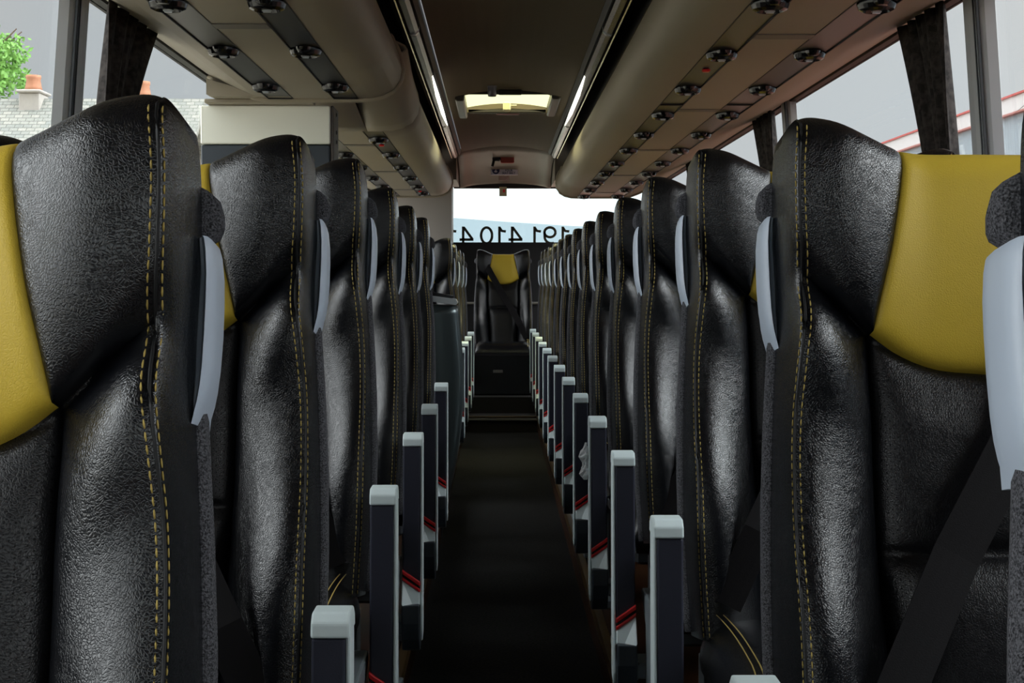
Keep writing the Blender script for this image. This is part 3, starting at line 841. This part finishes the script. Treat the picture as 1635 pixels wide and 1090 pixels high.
def cushion(zt=-.70):
    """seat cushion: rounded block with raised sides"""
    ny, nx = 20, 24; y0, y1 = -.16, -.60; hw = .207
    vs = []
    for i in range(ny+1):
        t = i/ny; y = y0+(y1-y0)*t
        for j in range(nx+1):
            u = -1+2*j/nx; x = hw*math.sin(u*PI/2*.999)/math.sin(PI/2*.999)
            e = abs(x)/hw; r = (1-e**8)**.5 if e < 1 else 0
            f = (1-max(0, (t-.78)/.22)**2)**.5 if t < 1 else 0
            top = .018*e*e + .012*math.sin(PI*t) - .008*math.exp(-abs(abs(x)-.10)/.005)*(1 if t < .85 else 0)
            z = zt - .055 + (.055+top)*min(r, 1)*f
            vs.append((x, y, z))
    k = len(vs)
    for i in range(ny+1):
        for j in range(nx+1):
            v = vs[i*(nx+1)+j]; vs.append((v[0]*.97, v[1], zt-.10))
    top = grid_faces(ny+1, nx+1, flip=True); fs = top + [tuple(reversed([a+k for a in f])) for f in top]
    n = nx+1
    for j in range(nx): fs += [(j, j+1, k+j+1, k+j), (ny*n+j+1, ny*n+j, k+ny*n+j, k+ny*n+j+1)]
    for i in range(ny): fs += [(i*n+n, i*n, k+i*n, k+i*n+n), (i*n+n-1, (i+1)*n+n-1, k+(i+1)*n+n-1, k+i*n+n-1)]
    return vs, fs
def armrest(root, sg):
    """folded-up armrest standing beside the back on the aisle side"""
    A = empty_part = None
    cx = (.262 if sg < 0 else .251)*sg; hw = .0215
    def q(u): return cx + u*sg                      # u > 0 towards the aisle
    T = math.radians(7)
    def xf(o):
        o.parent = root; return o
    # frame (light grey): long tapered bar, front edge curved
    m = MB()
    prof = [(-.236, -.545), (-.222, -.535), (-.198, -.540), (-.192, -.565), (-.215, -.93), (-.222, -.965), (-.262, -.975), (-.275, -.95), (-.262, -.86), (-.238, -.58)]
    # thin outer skin on the aisle side
    n = len(prof)
    m.prism([(y, z) for y, z in prof], 'x', q(.0162), q(hw))
    # cap closing the top
    cap = [(-.243, -.562), (-.240, -.546), (-.228, -.536), (-.190, -.536), (-.178, -.546), (-.175, -.562)]
    m.prism(cap, 'x', q(-hw), q(hw-.0005))
    # raised oval hub on the aisle skin
    A = m.build('armrest', CAPG, root)
    bv = A.modifiers.new('b', 'BEVEL'); bv.width = .003; bv.segments = 2; bv.limit_method = 'ANGLE'
    m = MB().prism([(-.2405, -.562), (-.177, -.562), (-.198, -.85), (-.262, -.85)], 'x', q(-hw+.0008), q(.0160))
    pad = m.build('underside_pad', NAVY, A); bv = pad.modifiers.new('b', 'BEVEL'); bv.width = .003; bv.segments = 2
    # red line, slanting up away from the aisle
    def slab(z_in, z_out, th, name, mt, yf, yb, x0=-hw, x1=.0160):
        a, b = q(x0), q(x1)
        vs = [(a, yf, z_in), (b, yf, z_out), (b, yf, z_out-th), (a, yf, z_in-th), (a, yb, z_in), (b, yb, z_out), (b, yb, z_out-th), (a, yb, z_in-th)]
        o = mesh(name, vs, [(0,3,2,1), (4,5,6,7), (0,1,5,4), (2,3,7,6), (0,4,7,3), (1,2,6,5)], mt, A)
        b_ = o.modifiers.new('b', 'BEVEL'); b_.width = .0012; b_.segments = 1; return o
    slab(-.822, -.848, .009, 'red_stripe', RED, -.268, -.20)
    slab(-.832, -.858, .005, 'red_stripe_groove', BLACK, -.266, -.20)
    slab(-.837, -.863, .007, 'red_stripe_lower', RED, -.2685, -.20)
    # light shoulder below the stripe and dark rounded hinge housing
    x0, x1 = -hw, .0160
    a, b = q(x0), q(x1)
    vs = [(a, -.267, -.845), (b, -.267, -.871), (b, -.292, -.925), (a, -.300, -.890), (a, -.19, -.845), (b, -.19, -.871), (b, -.19, -.925), (a, -.19, -.89)]
    o = mesh('hinge_shoulder', vs, [(0,3,2,1), (4,5,6,7), (0,1,5,4), (2,3,7,6), (0,4,7,3), (1,2,6,5)], CAPG, A)
    bv = o.modifiers.new('b', 'BEVEL'); bv.width = .002; bv.segments = 2
    pr_ = [(-.300, -.892), (-.302, -.93), (-.296, -.965), (-.275, -.992), (-.24, -1.0), (-.205, -.985), (-.19, -.95), (-.19, -.892)]
    o = MB().prism(pr_, 'x', q(x0), q(x1)).build('hinge_housing', DNAVY, A); bv = o.modifiers.new('b', 'BEVEL'); bv.width = .003; bv.segments = 2
    return A
def make_seat(sg, full=True, name='coach_seat'):
    """sg: direction of the aisle in seat space (-1 for seats right of the aisle)"""
    root = empty(name)
    for z, nb in (('head', 30),):
        v, f = patch('center', 1, z, 22, nb); o = mesh('yellow_headrest_panel', v, f, YEL, root); weld_shade(o)
        for q in (1, -1):
            v, f = patch('bolster', q, z, 20, nb); o = mesh('headrest_wing', v, f, BLK, root); weld_shade(o)
    v, f = patch('center', 1, 'low', 26, 44); o = mesh('back_panel', v, f, PERF, root); weld_shade(o)
    for q in (1, -1):
        v, f = patch('bolster', q, 'low', 22, 48); o = mesh('side_bolster', v, f, BLK, root); weld_shade(o)
        v, f = side_patch(q); o = mesh('side_panel', v, f, BLK, root); weld_shade(o)
        if q == sg or full:
            for off in (-.0055, .0050):
                stitch(q, off).build('stitching', THR, root, smooth=True)
            pipe_line(q).build('piping', PIPE, root, smooth=True)
    v, f = shell_mesh(); o = mesh('carpet_shell', v, f, CARPET, root)
    for p in o.data.polygons: p.use_smooth = len(p.vertices) == 4
    v, f = cushion(); o = mesh('seat_cushion', v, f, BLK, root); weld_shade(o)
    m = MB()
    for dx in (.178, .188):
        m.tube([(dx*q, y, -.70 + .017+.012*math.sin(PI*min(1, (-.16-y)/.44)) - (.0 if y > -.50 else ((-.50-y)/.10)**2*.055)) for q in (sg,) for y in [-.20-.02*k for k in range(20)]], .0009, 4)
    m.build('cushion_stitching', THR, root)
    if full:
        v, f = handle_mesh(sg); o = mesh('grab_handle', v, f, LGREY, root); weld_shade(o)
        bv = o.modifiers.new('e', 'EDGE_SPLIT'); bv.split_angle = math.radians(50)
        armrest(root, sg)
    v, f = belt_strip(sg); o = mesh('seat_belt', v, f, BELT, root)
    # frame and legs
    m = MB().box(-.20, .20, -.56, -.18, -.832, -.801, .006).box(-.205, .205, -.20, -.13, -.832, -.745, .006)
    m.build('seat_frame', FRAMEM, root)
    for q in (1, -1):
        x = .185*q if q != sg else .205*q
        m = MB().prism([(-.20, -.802), (-.46, -.802), (-.44, -.82), (-.385, -.86), (-.38, -1.06), (-.50, -1.085), (-.50, -SEAT_H), (-.14, -SEAT_H), (-.14, -1.085), (-.29, -1.06), (-.28, -.86), (-.20, -.82)], 'x', x-.019, x+.019)
        o = m.build('leg', mat('grey_leg', (.22, .26, .28), .4) if 'grey_leg' not in bpy.data.materials else bpy.data.materials['grey_leg'], root)
        bv = o.modifiers.new('b', 'BEVEL'); bv.width = .004; bv.segments = 2
        if q == sg and full:
            m = MB().box(x-.01*sg, .243*sg, -.285, -.20, -.96, -.93, .005)
            m.build('armrest_bracket', bpy.data.materials['grey_leg'], root)
    return root

protoR = make_seat(-1); index_kids(protoR)
protoL = make_seat(1); index_kids(protoL)
winP = make_seat(-1, full=False, name='coach_seat'); index_kids(winP)
winL = make_seat(1, full=False, name='coach_seat'); index_kids(winL)
XR, XL, XWR, XWL = .502, -.433, .957, -.884
ordw = ['front', 'second', 'third', 'fourth', 'fifth', 'sixth', 'seventh', 'eighth', 'ninth', 'tenth', 'eleventh', 'twelfth', 'thirteenth', 'fourteenth']
RL = ['black seat cut by the right picture edge, its grey carpeted side and handle showing',
      'large black and yellow leather aisle seat, nearest fully seen on the right',
      'black leather aisle seat directly behind the large yellow-centred right seat',
      'black leather aisle seat on the right, second one behind the large yellow-centred seat',
      'black leather aisle seat on the right, third one behind the large yellow-centred seat']
def put(proto, used, x, row, label, group, cat='seat'):
    r = proto if not used.get(proto.name) else copy_tree(proto)
    used[proto.name] = True
    d, z = row; r.location = (x, d-.06, ZC+z)
    tag(r, label, cat, group); return r
# copy before placing so every copy starts from the prototype
used = {}
GA = 'black leather aisle seats facing the camera'
for i, row in enumerate(RIGHT):
    lab = RL[i] if i < len(RL) else 'small black leather aisle seat, %s of the right row counted from the edge' % ordw[i]
    put(protoR, used, XR + (.010 if i == 0 else 0), row, lab, GA)
LL = ['very large black and yellow leather seat at the left edge of the picture',
      'black leather aisle seat directly behind the very large left seat',
      'third black leather aisle seat on the left, just right of the white cabinet',
      'fourth black leather aisle seat on the left counting from the picture edge',
      'fifth black leather aisle seat on the left counting from the picture edge',
      'sixth black leather aisle seat on the left, last one before the grey partition panel',
      'black leather aisle seat just behind the grey partition panel on the left',
      'second small aisle seat beyond the grey partition panel on the left',
      'third small aisle seat beyond the grey partition panel on the left',
      'farthest small aisle seat beyond the grey partition panel on the left']
for i, row in enumerate(LEFT): put(protoL, used, XL, row, LL[i], GA)
GW = 'window seats behind the aisle seats'
for i, row in enumerate(RIGHT): put(winP, used, XWR, (row[0]+.075, row[1]-.008), 'black leather window-side seat on the right, %s row from the picture edge' % ordw[i], GW+' on the right')
for i, row in enumerate(LEFT): put(winL, used, XWL, (row[0]+.075, row[1]-.008), 'black leather window-side seat on the left, %s row from the picture edge' % ordw[i], GW+' on the left')
c = put(winL, used, .040, (11.60, .268), 'black and yellow leather seat in the middle of the rear row, ending the aisle', None)
c.name = 'rear_middle_seat'
# rear row base
rb = empty('rear_bench_base', (.04, 11.3, .2))
relb(MB().box(-.222, .265, 10.90, 10.935, .2, .50, .01), 'base_front', BLK, rb)
relb(MB().box(-.035, .035, 10.894, 10.902, .365, .385), 'small_plate', mat('worn_grey_label', (.16, .15, .14), .5), rb)
tag(rb, 'black padded base under the rear middle seat at the end of the aisle', 'seat base')
o = MB().box(-.28, -.20, 0, .449, 0, .012).box(.24, .32, 0, .449, 0, .012).build('belt_bar', STRAP); o.location = (.02, 11.9, ZC-.15)
tag(o, 'short grey bar ends visible on either side of the rear middle seat', 'bar')

# crumpled tissue tucked behind an armrest on the right
random.seed(3)
m = MB(); vs = []; fs = []
nr, nc = 14, 12
for i in range(nr):
    for j in range(nc):
        a = 2*PI*j/nc; r = (.012+.006*math.sin(i*.9))*(1+.45*random.uniform(-1, 1))*(math.sin(PI*(i+.5)/nr)**.5)
        vs.append((r*math.cos(a), r*math.sin(a)*.6, -.045+.09*i/(nr-1)))
for i in range(nr-1):
    for j in range(nc): fs.append((i*nc+j, i*nc+(j+1) % nc, (i+1)*nc+(j+1) % nc, (i+1)*nc+j))
fs += [tuple(reversed(range(nc))), tuple(range((nr-1)*nc, nr*nc))]
o = mesh('crumpled_tissue', vs, fs, mat('white_tissue', (.75, .76, .78), .8)); o.location = (.212, 3.62, .575)
tag(o, 'crumpled white tissue stuck beside an armrest on the right of the aisle', 'tissue')

# ---------------------------------------------------------------- outside ----------------
gnd = MB().box(-150, .1, -60, 300, -1.7, -1.5).box(.1, 150, 40, 300, -1.7, -1.5).build('ground', mat('pale_gravel', (.34, .31, .25), .9)); struct(gnd)
struct(MB().box(.1, 150, -60, 40, -1.7, -1.5).build('ground_red_bounce', mat('red_brown_bounce', (.20, .075, .05), .9)))  # unseen reddish ground added to bounce warm light onto the right rack
# hills far behind the coach
def hill(name, y, h, x0, x1, m, label, seed):
    random.seed(seed); n = 40; vs = []; ph = random.random()*6
    for i in range(n+1):
        x = x0+(x1-x0)*i/n; z = -1.5+(h+1.5)*(.78+.22*math.sin(ph+i*.16)+.03*math.sin(i*.9))
        vs += [(x, y, -1.5), (x, y+14, z), (x, y+60, z*.9), (x, y+60, -1.5)]
    fs = [(i*4+k, i*4+4+k, i*4+5+k, i*4+1+k) for i in range(n) for k in range(3)]
    o = mesh(name, vs, fs, m); tag(o, label, 'hill'); return o
hill('distant_hill', 150, 8.6, -120, 150, mat('hazy_blue_slope', (.06, .078, .09), .9), 'hazy pale blue hill seen through the rear window', 2)
hill('sand_bank', 60, 3.25, -60, 70, mat('tan_slope', (.09, .068, .035), .9), 'tan bank low in the rear window behind the digits', 5)
# industrial building right
bd = empty('industrial_building', (12, 20, -1.5))
CLAD = mat('pale_blue_grey_cladding', (.42, .50, .56), .6); n_ = CLAD.node_tree
wv = n_.nodes.new('ShaderNodeTexWave'); wv.inputs['Scale'].default_value = 6; wv.bands_direction = 'Y'; tcx = n_.nodes.new('ShaderNodeTexCoord'); bpn = n_.nodes.new('ShaderNodeBump'); bpn.inputs['Distance'].default_value = .03
n_.links.new(tcx.outputs['Object'], wv.inputs[0]); n_.links.new(wv.outputs['Fac'], bpn.inputs['Height']); n_.links.new(bpn.outputs[0], n_.nodes['Principled BSDF'].inputs['Normal'])
relb(MB().box(10.9, 20, -10, 60, -1.5, ZC+3.62), 'wall', CLAD, bd)
relb(MB().box(10.8, 20, -10, 60, ZC+3.62, ZC+3.95), 'fascia', mat('off_white_fascia', (.62, .60, .60), .5), bd)
relb(MB().box(10.75, 20, -10, 60, ZC+3.95, ZC+3.99), 'red_edge_strip', mat('faded_red_paint', (.50, .10, .09), .5), bd)
relb(MB().box(10.78, 10.9, -10, 60, ZC+3.58, ZC+3.62), 'lower_edge_strip', mat('dull_red_line', (.4, .16, .14), .6), bd)
tag(bd, 'pale industrial building with red roof edge outside the right windows', 'building')
# stone cottage left
ct = empty('cottage', (-9.5, 32, -1.5))
SL = mat('mossy_stone_slates', (.30, .29, .26), .9); n_ = SL.node_tree
bk = n_.nodes.new('ShaderNodeTexBrick'); bk.inputs['Scale'].default_value = 3.0; bk.inputs['Color1'].default_value = (.34, .33, .29, 1); bk.inputs['Color2'].default_value = (.22, .23, .21, 1); bk.inputs['Mortar'].default_value = (.10, .11, .09, 1)
tcx = n_.nodes.new('ShaderNodeTexCoord'); n_.links.new(tcx.outputs['Object'], bk.inputs['Vector']); n_.links.new(bk.outputs['Color'], n_.nodes['Principled BSDF'].inputs['Base Color'])
x0, x1 = -14.5, -5.9; zr = ZC+3.75; ze = ZC+1.1
vs = [(x0, 27.5, ze), (x1, 27.5, ze), (x1, 30.5, zr), (x0, 30.5, zr), (x1, 33.5, ze), (x0, 33.5, ze)]
vs += [(a, b, c-.15) for a, b, c in vs]
rel(mesh('roof', vs, [(0,1,2,3), (3,2,4,5), (6,9,8,7), (9,11,10,8), (0,6,7,1), (5,4,10,11), (0,3,9,6), (3,5,11,9), (1,7,8,2), (2,8,10,4)], SL), ct)
relb(MB().prism([(27.8, -1.5), (33.2, -1.5), (33.2, ze), (30.5, zr-.2), (27.8, ze)], 'x', x0+.3, x1-.3), 'stone_wall', mat('grey_stone', (.38, .35, .30), .9, bump=('noise', 4, .6, .05)), ct)
for cx_, h_ in ((-9.34, .0), (-7.15, -.12)):
    ch = relb(MB().box(cx_-.21, cx_+.21, 30.2, 30.8, zr-.6, zr+.08+h_, .02).box(cx_-.25, cx_+.25, 30.12, 30.88, zr+.08+h_, zr+.14+h_, .02), 'chimney', mat('pale_render', (.45, .42, .38), .8), ct)
    p_ = MB().lathe((cx_, 30.5, zr+.15+h_), [(.0, 0), (.18, 0), (.16, .08), (.135, .22), (.15, .25), (.15, .31), (.11, .31), (.10, .2), (0, .2)], seg=18).build('chimney_pot', mat('clay_pot', (.45, .20, .11), .7), smooth=True)
    p_.parent = ch
    p_.location = (0, 0, 0)
tag(ct, 'stone cottage roof with clay chimney pots outside the left windows', 'house')
# tree
tr = empty('leafy_tree', (-13.2, 38.5, -1.5))
random.seed(11)
m = MB(); m.tube([(0, 0, 0), (.1, 0, 3.6), (0, .1, 7.0), (.2, 0, 8.8)], [.22, .18, .1, .04], 10)
for k in range(14):
    a = random.random()*2*PI; z = 6.2+random.random()*2.0; r = .5+random.random()*.6
    m.tube([(0, 0, z), (r*.6*math.cos(a), r*.6*math.sin(a), z+.4), (r*math.cos(a), r*math.sin(a), z+.8)], [.05, .03, .015], 6)
m.build('trunk', mat('bark', (.09, .06, .04), .9), tr, smooth=True)
vs = []; fs = []
for k in range(5200):
    a = random.random()*2*PI; b = math.acos(random.uniform(-1, 1)); r = random.random()**.4
    lump = 1+.18*math.sin(a*5)+.15*math.sin(b*7+a*2)
    c = Vector((1.15*r*lump*math.sin(b)*math.cos(a), 1.15*r*lump*math.sin(b)*math.sin(a), 8.1+1.0*r*lump*math.cos(b)))
    u = Vector((random.gauss(0, 1), random.gauss(0, 1), random.gauss(0, 1))).normalized(); w = u.orthogonal().normalized()
    s_ = .06+.05*random.random(); k0 = len(vs)
    vs += [c-u*s_, c-w*s_*.5+u*.01, c+u*s_, c+w*s_*.5+u*.01]; fs.append((k0, k0+1, k0+2, k0+3))
mesh('foliage', vs, fs, mat('spring_green_leaf', (.16, .36, .06), .6), tr)
tag(tr, 'green leafy tree outside the left window at the picture edge', 'tree')
bpy.context.view_layer.update()
